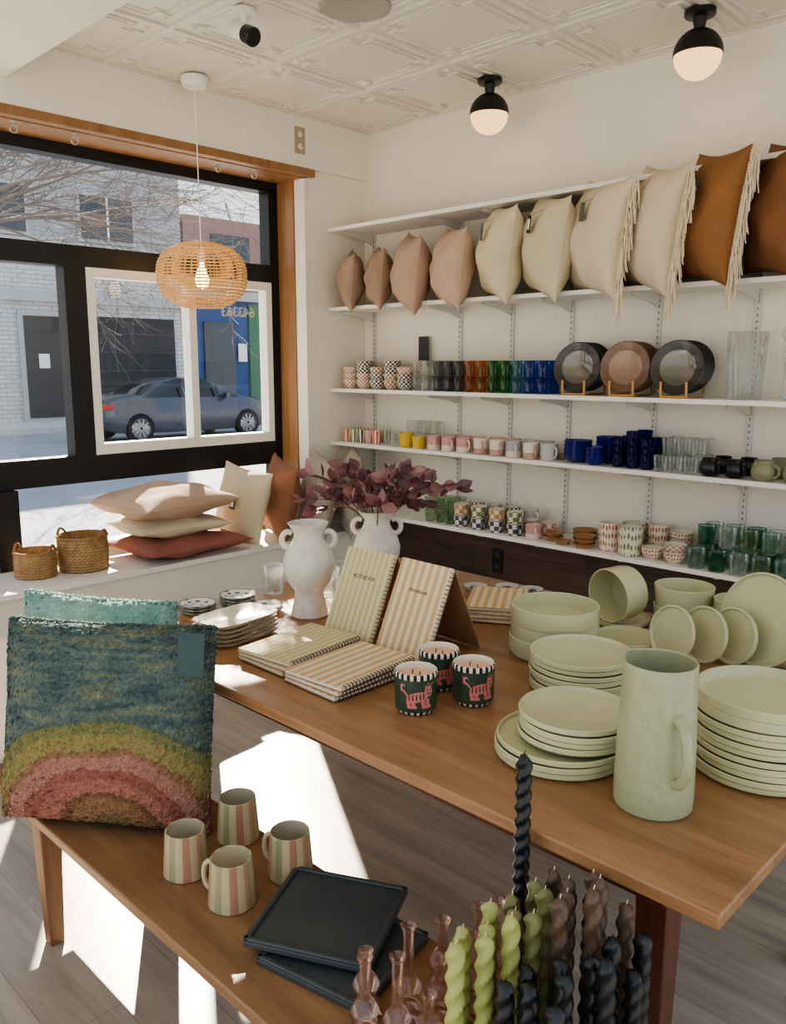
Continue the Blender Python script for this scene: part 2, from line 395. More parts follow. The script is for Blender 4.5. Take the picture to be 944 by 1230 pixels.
pltD=plain('plate_charcoal',(66,64,60),.15,.2,var=.15); pltC=plain('plate_centre_grey',(122,120,112),.10,.5,var=.1); pltB=plain('plate_mauve',(120,94,76),.15,.1,var=.1); pltBC=plain('plate_centre_mauve',(156,128,108),.15,.2,var=.1); gold=plain('brass_wood_stand',(200,150,84),.4)
cobM=plain('cobalt_glaze',(20,28,110),.12); dishW=wood('acacia_dish',(184,140,100),(140,98,64),'x',3,.45)
# row 3
z0=1.445
b=B()
ms=[cPW,cPW,cBW,cTW,cBW,cPW]
for i,x in enumerate((-4.08,-3.955,-3.83,-3.705,-3.59)):
    for j,y in enumerate((3.775,3.91)):
        for k in range(3+((i+j)%2)): rbowl(b,.054,.060,ms[(i+k//2+j)%6],T(x,y,z0+k*.040),cream,24)
b.done('patterned_bowls')
b=B(); b.box((-3.62,3.975,z0+.25),(.07,.006,.16),blackM,rz=.3); b.box((-3.62,3.985,z0+.165),(.05,.02,.006),blackM); b.box((-3.62,3.985,z0+.08),(.02,.012,.17),blackM); b.done('sign_card')
cols=[('clear',gClear),('clear',gClear),('smoke',gGray),('smoke',gGray),('smoke',gGray),('orange',gOr),('amber',gAm),('green',gGr),('green',gGr),('sky',gLb),('blue',gBl),('blue',gBl)]
grp={}
for i,(nm,m) in enumerate(cols):
    b=grp.setdefault(nm,B()); x=-3.47+i*.082
    for y in (3.765,3.865):
        for k in range(2): gcup(b,.031,.039,.088,m,T(x,y,z0+k*.0885),16)
for nm,b in grp.items(): b.done(nm+'_drinking_glasses')
def standing_plates(x,y,z,r,n,m,mc,name,nv=(.12,-.99),step=.030):
    b=B(); N=Vector((nv[0],nv[1],.16)).normalized()
    for k in range(n):
        c=Vector((x,y,z+r+.012))-Vector((nv[0],nv[1],0))*step*k
        b.lathe([(0,0),(r*.5,0),(r*.66,.006),(r*.97,.016),(r,.020),(r*.97,.022),(r*.66,.013),(r*.55,.007),(0,.007)],[m]*6+[mc]*2,axisM(c,N),40)
    d=Vector((-nv[0],-nv[1],0)).normalized(); s=Vector((-d.y,d.x,0))
    base=Vector((x,y,z+.006))
    for q in (-.06,.06):
        p0=base+s*q-d*.05; p1=base+s*q+d*(step*n+.02)
        b.tube([p0,p1],.006,gold,6)
        b.tube([p0,p0+Vector((0,0,.07))-d*.006],.006,gold,6)
        b.tube([p1,p1+Vector((0,0,.12))],.005,gold,6)
    b.tube([base-s*.06-d*.05,base+s*.06-d*.05],.006,gold,6)
    b.done(name)
standing_plates(-2.355,3.765,z0,.128,6,pltD,pltC,'plate_display_stand')
standing_plates(-2.085,3.765,z0,.128,6,pltB,pltBC,'plate_display_stand')
standing_plates(-1.815,3.765,z0,.128,6,pltD,pltC,'plate_display_stand')
b=B(); gcup(b,.07,.085,.30,gClear,T(-1.53,3.84,z0),96,lambda a,z:1+.035*math.cos(16*a+z*30)); b.done('ribbed_glass_vase')
b=B(); gcup(b,.05,.05,.16,gClear,T(-1.32,3.86,z0),32)
for zz in (.2,.29):
    b.tube([(-1.33+.05*math.cos(a),3.86,z0+zz+.045*math.sin(a)) for a in [i*pi/8 for i in range(16)]],.009,gClear,8,True)
b.done('ring_glass_vase')
# row 4
z0=1.095
sm=[stripes('cup_stripe_red',[(200,90,60),(236,226,206)],7),stripes('cup_stripe_green',[(120,130,90),(236,226,206)],7),stripes('cup_stripe_black',[(50,50,50),(236,226,206)],7),pinkM]
b=B()
for i in range(5):
    for y in (3.77,3.86): cup(b,.024,.030,.085,sm[(i+(y>3.8))%4],T(-4.12+i*.07,y,z0),.003,16,cream)
b.done('striped_tumblers')
b=B()
for i in range(4):
    for k in range(2): gcup(b,.028,.035,.075,gClear,T(-3.70+i*.078,3.95,z0+k*.0755),16)
for i in range(2): gcup(b,.028,.035,.09,gClear,T(-3.74+i*.078,3.78,z0),16)
b.done('clear_drinking_glasses')
def muggroup(name,xs,z0,rr,h,mats,ys=(3.77,3.89),stack=1,mi=None,ang=-.55,rt=None):
    b=B(); k=0
    for i,x in enumerate(xs):
        for j,y in enumerate(ys):
            for s in range(stack):
                mug(b,rr*.93,rt or rr,h,mats[k%len(mats)],T(x+.02*j,y,z0+s*h*1.0),ang+((i*7+j*3)%5-2)*.12,mi,None,.0055,.024,18); k+=1
    b.done(name)
muggroup('yellow_mugs',[-3.45],z0,.042,.075,[yelM,pinkM],(3.75,3.86),1,cream)
b=B(); cup(b,.038,.05,.09,yelM,T(-3.555,3.75,z0),.004); cup(b,.038,.05,.05,yelM,T(-3.555,3.86,z0),.004); b.done('yellow_cups')
def twotone(name,c1,c2,cut=.3):
    t=NT(name); v=t.coord('UV'); sp=t.n('ShaderNodeSeparateXYZ'); t.l(v,sp.inputs[0]); t.bsdf(t.ramp(sp.outputs[1],[(0,L(c1)),(cut,L(c2))],True),.35); return t.m
pk2=twotone('pink_cream_glaze',(226,210,194),(206,154,152)); gy2=twotone('grey_cream_glaze',(222,212,196),(172,174,174)); cr2=twotone('cream_pink_glaze',(190,152,140),(228,214,198))
muggroup('pink_mugs',[-3.335,-3.22,-3.105],z0,.044,.086,[pk2,pinkM],(3.76,3.88),1,cream)
muggroup('cream_mugs',[-2.975,-2.86],z0,.046,.090,[cr2,pk2],(3.76,3.88),1,cream)
muggroup('grey_mugs',[-2.745,-2.63,-2.515],z0,.046,.090,[gy2,greyG,cr2],(3.76,3.88),1,cream)
b=B()
for x,y,n,r in ((-2.36,3.80,4,.075),(-2.215,3.87,5,.072),(-2.23,3.75,3,.05)):
    for k in range(n): b.lathe([(0,0),(r*.5,0),(r*.9,.02),(r,.05),(r-.003,.05),(r*.85,.02),(0,.006)],cobM,T(x,y,z0+k*.022),28)
b.done('cobalt_bowls')
b=B()
for i,x in enumerate((-2.10,-2.02,-1.945)):
    for y in (3.76,3.87):
        for k in range(3 if i!=1 else 4): gcup(b,.030,.039,.08,gCo,T(x,y,z0+k*.034),18)
b.done('cobalt_drinking_glasses')
b=B()
for i,x in enumerate((-1.865,-1.79,-1.715)):
    for j,y in enumerate((3.74,3.82,3.90)):
        for k in range(1+(j>0)): gcup(b,.029,.035,.078,gClear,T(x,y,z0+k*.0785),18)
b.done('clear_drinking_glasses')
def roundmug(b,M,m,ang,s=1.0):
    b.lathe([(0,0),(.030*s,0),(.044*s,.012*s),(.050*s,.035*s),(.044*s,.062*s),(.036*s,.072*s),(.037*s,.082*s),(.034*s,.082*s),(.033*s,.072*s),(.045*s,.035*s),(0,.008)],m,M,24)
    b.tube([((.040+.028*math.cos(a))*s*math.cos(ang),(.040+.028*math.cos(a))*s*math.sin(ang),(.04+.025*math.sin(a))*s) for a in [-1.6+3.2*i/8 for i in range(9)]],.006*s,m,8,False,M)
b=B()
for x,y in ((-1.62,3.74),(-1.615,3.87),(-1.51,3.75),(-1.50,3.88)): roundmug(b,T(x,y,z0),blkG,-.6,1.0)
b.done('black_mugs')
b=B()
for x,y in ((-1.385,3.75),(-1.36,3.89),(-1.25,3.76),(-1.14,3.8)): roundmug(b,T(x,y,z0),olvG,-.2,1.1)
b.done('olive_mugs')
# row 5
z0=.655
b=B()
for i in range(3):
    for y in (3.76,3.86):
        for k in range(2): gcup(b,.028,.035,.075,gSg,T(-3.36+i*.08,y,z0+k*.0755),16)
b.done('sage_drinking_glasses')
ckA=checker('mug_check_blue',(226,218,202),(66,80,96),10,8); ckB=checker('mug_check_green',(228,218,196),(124,130,84),10,8); ckC=checker('mug_check_pink',(230,212,198),(200,136,130),10,8); ckD=checker('mug_check_amber',(228,214,188),(184,142,96),10,8)
muggroup('checkered_mugs',[-3.12,-2.99,-2.86,-2.73],z0,.047,.068,[ckA,ckD,ckB,cBW,ckA,ckB,ckD,gy2],(3.77,3.89),2,cream)
muggroup('pink_mugs',[-2.605],z0,.045,.078,[pk2,ckC],(3.77,3.89),1,cream)
b=B()
for x,y,r,n in ((-2.49,3.80,.055,2),(-2.35,3.89,.07,3),(-2.275,3.76,.06,3),(-2.40,3.75,.045,1)):
    for k in range(n): b.lathe([(0,0),(r*.7,0),(r,.022),(r-.005,.024),(r*.65,.008),(0,.008)],dishW,T(x,y,z0+k*.022),24)
b.done('wooden_dishes')
b=B()
for x,y,h,r,m in ((-2.15,3.80,.15,.058,dPk),(-2.02,3.77,.15,.062,dTn),(-2.08,3.92,.14,.06,dTn),(-1.94,3.92,.15,.055,dPk)): 
    cup(b,r*.92,r,h*.98,m,T(x,y,z0),.005,28,cream)
for x,y,n in ((-1.895,3.77,1),(-1.81,3.9,3),(-1.775,3.76,2)):
    for k in range(n): rbowl(b,.056,.058,cPW if k%2 else dPk,T(x,y,z0+k*.036),cream,24)
b.done('patterned_planters')
b=B()
for i,x in enumerate((-1.66,-1.56,-1.46,-1.36,-1.26,-1.16,-1.06)):
    for j,y in enumerate((3.74,3.84,3.93)):
        for k in range(1+(j>0)): gcup(b,.036,.042,.095,[gTe,gSg,gGd,gTe,gClear][(i*2+j+k)%5],T(x,y,z0+k*.0955),18)
b.done('green_drinking_glasses')

# ------------------------------------------------------------------ ledge items
basM=NT('woven_seagrass'); v=basM.coord('UV',(70,44,1)); w=basM.n('ShaderNodeTexChecker'); basM.l(v,w.inputs[0]); w.inputs['Scale'].default_value=1
w.inputs[1].default_value=L((176,144,100)); w.inputs[2].default_value=L((136,104,68)); basM.bsdf(basM.mix(.5,w.outputs[0],basM.ramp(basM.noise(basM.coord(),30,3),[(.3,L((124,94,60))),(.7,L((186,154,108)))])),.85,0,basM.bump(w.outputs['Fac'],.6,.006)); basM=basM.m
def basket(x,y,r,h):
    b=B(); pr=[(0,0),(r*.9,0)]
    nb=int(h/.014)
    for i in range(nb):
        z=h*(i+.5)/nb; pr+=[(r*(1+.03*math.sin(z/h*pi))+.003,z),(r*(1+.03*math.sin(z/h*pi))-.001,h*(i+1)/nb)]
    pr+=[(r-.012,h),(r*.95-.01,.02),(0,.015)]
    b.lathe(pr,basM,None,40)
    for a0 in (0.6,0.6+pi):
        b.tube([(r*math.cos(a0+t*.35),r*math.sin(a0+t*.35),h+.035*math.cos(t*pi/2)) for t in [-1+2*i/8 for i in range(9)]],.007,basM,6)
    b.tube([(r*math.cos(a),r*math.sin(a),h) for a in [2*pi*i/32 for i in range(32)]],.008,basM,6,True)
    b.done('woven_basket',(x,y,.53))
basket(-4.22,1.69,.10,.13); basket(-4.2,1.935,.125,.18)
def flatpillow(name,x,y,z,w,h,t,m,rz,seed,tilt=0):
    b=B(); M=Matrix.Translation((x,y,z))@Matrix.Rotation(rz,4,'Z')@Matrix.Rotation(tilt,4,'X'); b.pillow(w,h,t,m,M,24,.06,seed,.012,.004); b.done(name)
flatpillow('throw_pillow',-4.18,2.50,.595,.52,.66,.14,fTc,.05,31)
flatpillow('throw_pillow',-4.21,2.45,.705,.48,.54,.14,fC,-.05,32)
flatpillow('throw_pillow',-4.19,2.43,.84,.54,.63,.20,fP,.12,33)
for k,(x,y,w,h,t,m,yaw,fr_,tl) in enumerate(((-4.21,2.97,.43,.46,.20,fC,6,0,-10),(-4.14,3.21,.44,.49,.20,fR2,-18,1,-8),(-4.02,3.42,.44,.52,.20,fG,-22,0,-6),(-3.94,3.64,.44,.54,.18,fG,-36,0,-6))):
    b=B(); M=stand((x,y,.53+h/2-.005),yaw,tl,-7); b.pillow(w,h,t,m,M,20,.09,50+k,.012,.003,.48)
    if fr_: fringe(b,M,w,h,-1,fR2,k,.04,36)
    if k==0: tag(b,M,.03,.0,t/2+.006,tagB,.04,.06)
    b.done('throw_pillow')

# ------------------------------------------------------------------ pendant, ceiling fixtures
rat=plain('rattan',(212,174,120),.6)
b=B(); px,py,pzc=-4.02,2.62,2.075
R0,H0=.240,.175
def sh(t): return R0*(1-abs(t)**2.6)**.5*.92+.02
nr=20
for i in range(nr+1):
    t=-.93+1.86*i/nr; r=sh(t)
    b.tube([(r*math.cos(a),r*math.sin(a),H0*t) for a in [2*pi*k/40 for k in range(40)]],.0042,rat,5,True)
for k in range(40):
    a=2*pi*k/40; b.tube([((sh(t)-.002)*math.cos(a),(sh(t)-.002)*math.sin(a),H0*t) for t in [-.96+1.92*i/12 for i in range(13)]],.0026,rat,4)
bulb=emis('bulb_warm',(255,206,130),14)
b.lathe([(0,-.07),(.03,-.055),(.038,-.02),(.028,.02),(.015,.05),(.015,.08),(0,.08)],bulb,None,16)
b.lathe([(0,.14),(.02,.14),(.02,.075),(0,.075)],whiteM,None,12)
b.tube([(0,0,.14),(0,0,.97)],.003,whiteM,6)
b.lathe([(0,.95),(.06,.955),(.07,.975),(.07,1.005),(0,1.005)],whiteM,None,24)
b.done('rattan_pendant_lamp',(px,py,pzc))
gl=emis('globe_glow',(255,206,146),2.0)
for x,y in ((-2.93,3.72),(-1.76,3.66)):
    b=B(); b.lathe([(0,0),(.065,0),(.065,-.02),(.06,-.025),(.03,-.028),(.025,-.06),(.022,-.075),(0,-.075)],blackM,None,28)
    b.lathe([(.0,-.07)]+[(.104*math.sin(a),-.175+.104*math.cos(a)) for a in [pi/2*i/8 for i in range(1,9)]]+[(.100,-.178)],blackM,None,32)
    b.lathe([(.0995*math.cos(a),-.177-.0995*math.sin(a)) for a in [pi/2*i/8 for i in range(9)]],gl,None,32)
    b.done('globe_ceiling_light',(x,y,3.08))
b=B(); b.lathe([(0,-.012),(.12,-.012),(.125,-.014),(.15,-.012),(.155,0)],plain('speaker_grille',(176,172,160),.6,bump=.6,bs=250),None,40); b.done('ceiling_speaker',(-2.79,2.62,3.09))
b=B(); b.lathe([(0,0),(.05,0),(.05,-.02),(0,-.02)],whiteM,None,20); b.tube([(0,0,-.02),(0,0,-.07)],.015,whiteM,8)
Mc=axisM((0,0,-.09),(.85,.05,-.45)); b.lathe([(0,-.07),(.033,-.07),(.036,-.06),(.038,.02)],whiteM,Mc,20); b.lathe([(.038,.02),(.039,.07),(.034,.075),(0,.078)],blkG,Mc,20)
b.done('security_camera',(-3.14,2.30,3.08))
b=B(); b.box((0,0,0),(.30,.12,.02),whiteM)
for k in range(6): b.box((0,-.045+.018*k,-.012),(.26,.004,.008),whiteM)
b.done('ceiling_vent',(-3.55,1.80,3.075))

# ------------------------------------------------------------------ table
b=B()
b.bx(-2.55,-.455,1.195,2.62,.722,.75,woodT)
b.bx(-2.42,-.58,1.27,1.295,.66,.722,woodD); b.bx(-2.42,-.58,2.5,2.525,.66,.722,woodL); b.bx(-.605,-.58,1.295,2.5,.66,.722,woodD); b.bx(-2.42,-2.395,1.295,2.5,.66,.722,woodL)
for x in (-2.38,-.62):
    for y in (1.335,2.2):
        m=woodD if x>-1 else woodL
        vs=[];  
        for z,s in ((0,.022),(.722,.034)):
            for dx,dy in ((-1,-1),(1,-1),(1,1),(-1,1)): vs.append((x+dx*s,y+dy*s,z))
        b.add(vs,[(3,2,1,0),(4,5,6,7),(0,1,5,4),(1,2,6,5),(2,3,7,6),(3,0,4,7)],m)
b.done('display_table',bevel=.004)
# bench
b=B()
b.bx(-2.62,-.30,.80,1.19,.372,.40,woodB)
b.bx(-2.5,-.42,.86,.88,.33,.372,woodL); b.bx(-2.5,-.42,1.125,1.145,.33,.372,woodL)
for x in (-2.15,-.45):
    for y in (.835,1.15):
        vs=[]
        for z,s in ((0,.02),(.372,.03)):
            for dx,dy in ((-1,-1),(1,-1),(1,1),(-1,1)): vs.append((x+dx*s-.0,y+dy*s,z))
        b.add(vs,[(3,2,1,0),(4,5,6,7),(0,1,5,4),(1,2,6,5),(2,3,7,6),(3,0,4,7)],woodL)
b.done('display_bench',bevel=.004)
TZ=.75; BZ=.40

# vases
vaseM=plain('white_stone_glaze',(216,210,196),.3,var=.09,vs=40,bump=.12,bs=60)
def vase(x,y,s,hang,name='ceramic_vase'):
    b=B(); 
    pr=[(0,0),(.062,0),(.066,.006),(.060,.03),(.050,.075),(.052,.095),(.075,.125),(.088,.165),(.090,.195),(.078,.235),(.058,.262),(.050,.28),(.052,.30),(.068,.325),(.072,.33),(.068,.332),(.046,.30),(.044,.28),(.07,.235),(.082,.195),(.06,.12),(0,.10)]
    b.lathe([(r*s,z*s) for r,z in pr],vaseM,None,40)
    for sg in (0,pi):
        a=hang+sg
        pts=[]
        for k in range(13):
            t=-2.2+4.4*k/12; r=.062+.022*math.cos(t)+.008; z=.272+.028*math.sin(t)
            pts.append((r*s*math.cos(a),r*s*math.sin(a),z*s))
        b.tube(pts,.010*s,vaseM,8)
    return b.done(name,(x,y,TZ))
vase(-2.14,1.775,.98,pi/4+.1)
vase(-2.155,2.115,.97,pi/4)
# branches
leafMs=[plain('leaf_burgundy',(120,72,76),.6,var=.2,vs=20),plain('leaf_plum',(106,78,82),.6,var=.2,vs=20),plain('leaf_rose',(150,108,104),.6,var=.2,vs=20)]
stemM=plain('stem_brown',(92,60,48),.7)
b=B(); rd=random.Random(5)
c0=Vector((-2.155,2.115,TZ+.29))
def leaf(p,d,sz,m):
    d=d.normalized(); s=d.cross(Vector((rd.uniform(-1,1),rd.uniform(-1,1),rd.uniform(-.3,1))))
    if s.length<.05: s=d.orthogonal()
    s.normalize(); n=d.cross(s)
    pr=[(0,0),(.25,.30),(.5,.36),(.75,.24),(1,0)]
    vs=[];
    for t,w in pr: vs.append(p+d*sz*t+n*sz*.12*math.sin(t*pi))
    for t,w in pr[1:4]: vs.append(p+d*sz*t+s*sz*w-n*sz*.02)
    for t,w in pr[1:4]: vs.append(p+d*sz*t-s*sz*w-n*sz*.02)
    b.add(vs,[(0,5,1),(1,5,6,2),(2,6,7,3),(3,7,4),(0,1,8),(1,2,9,8),(2,3,10,9),(3,4,10)],m)
for k in range(28):
    az=2*pi*k/28+rd.uniform(-.2,.2); sp=rd.uniform(.14,.31); up=rd.uniform(.02,.20)
    dirx=Vector((math.cos(az)*.95,math.sin(az)*.95,0))
    e=c0+dirx*sp+Vector((0,0,up)); base=c0+Vector((rd.uniform(-.02,.02),rd.uniform(-.02,.02),-.16))
    pts=[base,c0+dirx*.02+Vector((0,0,.04)),c0+dirx*sp*.45+Vector((0,0,up*.7+.03)),e]
    P=[]
    for i in range(9):
        t=i/8; a=(1-t)**3; bb=3*t*(1-t)**2; cc=3*t*t*(1-t); dd=t**3
        P.append(pts[0]*a+pts[1]*bb+pts[2]*cc+pts[3]*dd)
    b.tube(P,.0018,stemM,4)
    for i in range(5,9):
        for sgn in range(2):
            tdir=(P[i]-P[i-1]).normalized(); side=Vector((rd.uniform(-1,1),rd.uniform(-1,1),rd.uniform(-.5,.8)))
            leaf(P[i],tdir*.7+side*.8,rd.uniform(.045,.075),leafMs[rd.randrange(3)])
b.done('burgundy_leaf_branches')

# glasses on table
for x,y in ((-2.45,1.86),(-2.36,1.93),(-2.27,1.98),(-2.33,2.08)):
    b=B(); gcup(b,.036,.040,.11,gClear,None,28); b.done('drinking_glass',(x,y,TZ))
# small dishes & scalloped platters
dishP=dots('plate_blue_pattern',(222,220,210),(90,100,116),8,6,.3); platM=plain('platter_cream',(222,212,190),.35); platR=plain('platter_rim',(130,114,96),.4)
b=B()
for x,y,n in ((-2.44,1.52,3),(-2.40,1.66,4),(-2.28,1.69,2)):
    for k in range(n): b.lathe([(0,0),(.04,0),(.06,.012),(.064,.016),(.058,.015),(.04,.005),(0,.005)],[dishP]*3+[platR]+[dishP]*2,T(x,y,TZ+.011*k),28)
b.done('patterned_dish_stack')
b=B()
for k in range(5):
    M=T(-2.125,1.46,TZ+.014*k,.1+.05*(k%2))@Matrix.Diagonal((.62,.92,1,1))
    md=lambda a,z:(1+.02*abs(math.cos(14*a)))/((abs(math.cos(a))**5+abs(math.sin(a))**5)**.2)
    b.lathe([(0,0),(.105,0),(.135,.014),(.138,.016),(.135,.018),(.128,.016),(.105,.005),(0,.005)],[platM,platM,platR,platR,platM,platM,platM],M,112,md)
b.done('scalloped_tray_stack')

# notebooks
nbA=stripes('notebook_yellow_stripes',[(212,200,156),(194,178,132)],9,'x',.7); nbB=stripes('notebook_tan_stripes',[(204,170,126),(226,208,172)],7,'x',.7); page=plain('paper_pages',(232,222,198),.8,bump=.1,bs=400); spi=plain('spiral_wire',(60,54,48),.35,.7); kraft=plain('kraft_back',(156,118,86),.8)
def notebook(b,M,m,w=.205,h=.30,t=.012,sp=1):
    b.box((0,0,t/2),(w,h,t-.003),page,M); b.box((0,0,t-.0006),(w+.004,h+.004,.0018),m,M); b.box((0,0,.0006),(w+.004,h+.004,.0018),kraft,M)
    if sp:
        for k in range(22):
            y=-h*.46+h*.92*k/21; x=sp*(w/2+.0)
            b.tube([(x+.008*math.cos(a),y,t/2+.009*math.sin(a)) for a in [i*pi/4 for i in range(8)]],.0012,spi,4,True,M)
tx=plain('notebook_text',(96,80,60),.7)
b=B()
for k in range(3): notebook(b,T(-1.845,1.495,TZ+.0035+.0135*k,.06*(k-1)+.05),nbA)
b.done('notebook_stack')
b=B()
for k in range(3): notebook(b,T(-1.61,1.48,TZ+.0035+.0135*k,.05*(k-1)+.03),nbB)
b.done('notebook_stack')
def tent(x,y,m,yaw=0):
    b=B(); h=.285; a=math.radians(24)
    M=Matrix.Translation((x,y,TZ+.004))@Matrix.Rotation(yaw,4,'Z')
    M1=M@Matrix.Rotation(pi/2-a,4,'X')@Matrix.Translation((0,h/2,0))
    notebook(b,M1,m,.205,h)
    t=bpy.data.curves.new('t','FONT'); t.body='NOTEBOOK' if m is nbA else 'Notebook'; t.size=.018; t.align_x='CENTER'; t.extrude=.0003
    to=bpy.data.objects.new('t',t); SC.objects.link(to); bpy.context.view_layer.update(); dg=bpy.context.evaluated_depsgraph_get(); me=to.evaluated_get(dg).to_mesh()
    b.add([(v_.co.x,v_.co.y+.05,v_.co.z+.0127) for v_ in me.vertices],[tuple(p_.vertices) for p_ in me.polygons],tx,None,M1)
    bpy.data.objects.remove(to); 
    yb=2*math.sin(a)*h
    M2=M@Matrix.Translation((0,yb,0))@Matrix.Rotation(pi,4,'Z')@Matrix.Rotation(pi/2-a,4,'X')@Matrix.Translation((0,h/2,0))
    b.box((0,0,0),(.205,h,.004),kraft,M2)
    b.done('standing_notebook')
tent(-1.845,1.685,nbA,.02); tent(-1.615,1.685,nbB,-.04)
b=B()
for k in range(4): notebook(b,T(-1.69,2.25,TZ+.0035+.0135*k,.5+.07*(k%2)),nbB if k%2 else nbA,.2,.26)
b.done('notebook_stack')
b=B()
for x,y in ((-1.93,2.42),(-1.84,2.50),(-1.75,2.53)):
    b.lathe([(0,0),(.03,0),(.042,.014),(.045,.022),(.041,.021),(0,.006)],greyG,T(x,y,TZ),24); b.lathe([(0,.014),(.035,.014)],blkG,T(x,y,TZ),20)
b.done('small_dishes')

# tiger candles
potG=plain('candle_pot_green',(56,70,54),.3,var=.15,vs=40); bwS=stripes('candle_rim_check',[(28,28,28),(226,220,204)],20); waxM=plain('wax_pink',(224,180,152),.5,Subsurface_Weight=.2) ; tig=plain('tiger_pink',(196,120,112),.5); tigS=plain('tiger_stripe',(50,36,38),.5); leafG=plain('pot_leaf',(96,122,74),.5)
def strip(b,r,th0,z0,x0,x1,fb,ft,m,n=10,lift=.0012):
    vs=[];fs=[]
    for i in range(n+1):
        x=x0+(x1-x0)*i/n; a=th0+x/r; t=i/n
        for z in (fb(t),ft(t)): vs.append(((r+lift)*math.cos(a),(r+lift)*math.sin(a),z0+z))
    for i in range(n): fs.append((2*i,2*i+2,2*i+3,2*i+1))
    b.add(vs,fs,m)
def candle(x,y,fa):
    b=B(); r=.053; h=.108
    b.lathe([(0,0),(.040,0),(.047,.004),(.0515,.012)],bwS,None,48)
    b.lathe([(.0515,.012),(r,.020),(r,.094)],potG,None,48); b.lathe([(r,.094),(r+.001,.096),(r+.001,h-.003),(r-.002,h)],bwS,None,48)
    b.lathe([(r-.002,h),(r-.006,h-.004),(r-.007,.094),(0,.092)],[cream,cream,waxM],None,48)
    for q in (-.012,.012): b.tube([(q,0,.091),(q+.001,0,.103)],.0015,tigS,5)
    for rep in range(2):
        th=fa+rep*pi
        body=lambda t:.050+.012*math.sin(t*pi)**.5+.008*t; bel=lambda t:.042-.007*math.sin(t*pi)**.5+.010*t
        strip(b,r,th,0,-.030,.024,bel,body,tig,12)
        strip(b,r,th,0,.014,.036,lambda t:.066-.013*math.sin(t*pi)**.5,lambda t:.068+.012*math.sin(t*pi)**.5,tig,10,.0016)
        strip(b,r,th,0,.016,.021,lambda t:.076,lambda t:.083-.004*t,tig,3); strip(b,r,th,0,.028,.033,lambda t:.076,lambda t:.079+.004*t,tig,3)
        for xx,sl in ((-.030,-.10),(-.018,.15),(.006,-.1),(.018,.15)):
            strip(b,r,th,0,xx,xx+.010,lambda t:.030+.004*(1-t),lambda t:.048,tig,3); strip(b,r,th,0,xx+.002,xx+.014,lambda t:.024,lambda t:.032,tig,3)
        strip(b,r,th,0,-.044,-.026,lambda t:.066-.016*t*t,lambda t:.072-.014*t*t,tig,6)
        strip(b,r,th,0,-.047,-.041,lambda t:.066,lambda t:.082,tig,3); strip(b,r,th,0,-.047,-.034,lambda t:.079,lambda t:.084,tig,3)
        for q,xx in enumerate((-.024,-.015,-.006,.003,.011)): strip(b,r,th,0,xx,xx+.0026,lambda t:.044+q*.001,lambda t:.058+q*.0015,tigS,2,.0022)
        for xx,zz in ((.020,.069),(.028,.069)): strip(b,r,th,0,xx,xx+.003,lambda t:zz,lambda t:zz+.0035,tigS,2,.0024)
        strip(b,r,th,0,.022,.029,lambda t:.060,lambda t:.063,tigS,3,.0024)
        for q in range(6): strip(b,r,th+.8+q*.22-.5,0,0,.012,lambda t:.084-.004*t,lambda t:.084+.006*t,leafG,3)
    b.done('tiger_candle',(x,y,TZ))
fc=math.atan2(-.72,.69)
candle(-1.335,1.445,fc+.1); candle(-1.265,1.585,fc+.3); candle(-1.395,1.60,fc+.2)

# crockery
def nudge(k): return ((k*37)%5-2)*.0016
b=B()
for k in range(3): deepplate(b,.130,sage,T(-1.33+nudge(k),2.045+nudge(k+1),TZ+.047*k),.058)
b.done('bowl_stack')
b=B()
for k in range(7): plate(b,.135,sage,T(-1.12+nudge(k),1.86+nudge(k+2),TZ+.0145*k))
b.done('dinner_plate_stack')
b=B()
for k in range(3): plate(b,.144,sage,T(-.945+nudge(k),1.495+nudge(k+2),TZ+.0155*k))
for k in range(4): plate(b,.125,sage,T(-.92+nudge(k),1.515+nudge(k+1),TZ+.047+.0145*k))
b.done('salad_plate_stack')
b=B()
for k in range(9): plate(b,.140,sage,T(-.602+nudge(k),1.735+nudge(k+2),TZ+.0145*k))
for k in range(2): plate(b,.140,sage,T(-.60,1.735,TZ+.131+.022*k),.027)
b.done('dinner_plate_stack')
# pitcher
b=B()
pr=[(0,0),(.070,0),(.075,.005),(.076,.03),(.074,.15),(.069,.27),(.070,.292),(.068,.295),(.065,.292),(.065,.27),(.070,.1),(.070,.012),(0,.010)]
sp_a=math.atan2(.15,-.99)
def spout(a,z):
    d=(a-sp_a+pi)%(2*pi)-pi
    return 1+ (.16*math.exp(-(d/.28)**2)*max(0,(z-.23)/.065) if z>.23 else 0)
pr2=[]
for i in range(len(pr)-1):
    pr2.append(pr[i])
    (r0,z0_),(r1,z1_)=pr[i],pr[i+1]
    if abs(z1_-z0_)>.05:
        for q in (.25,.5,.75): pr2.append((r0+(r1-r0)*q,z0_+(z1_-z0_)*q))
pr2.append(pr[-1])
b.lathe(pr2,sageP,None,56,spout)
ha=math.atan2(-.55,.84); pts=[]
for k in range(17):
    t=k/16
    z=.205-.130*t; r=.068+.042*(math.sin(pi*t)**.45) if 0<t<1 else .068
    pts.append((r*math.cos(ha),r*math.sin(ha),z))
b.tube(pts,.0105,sageP,10)
b.done('ceramic_pitcher',(-.695,1.44,TZ))
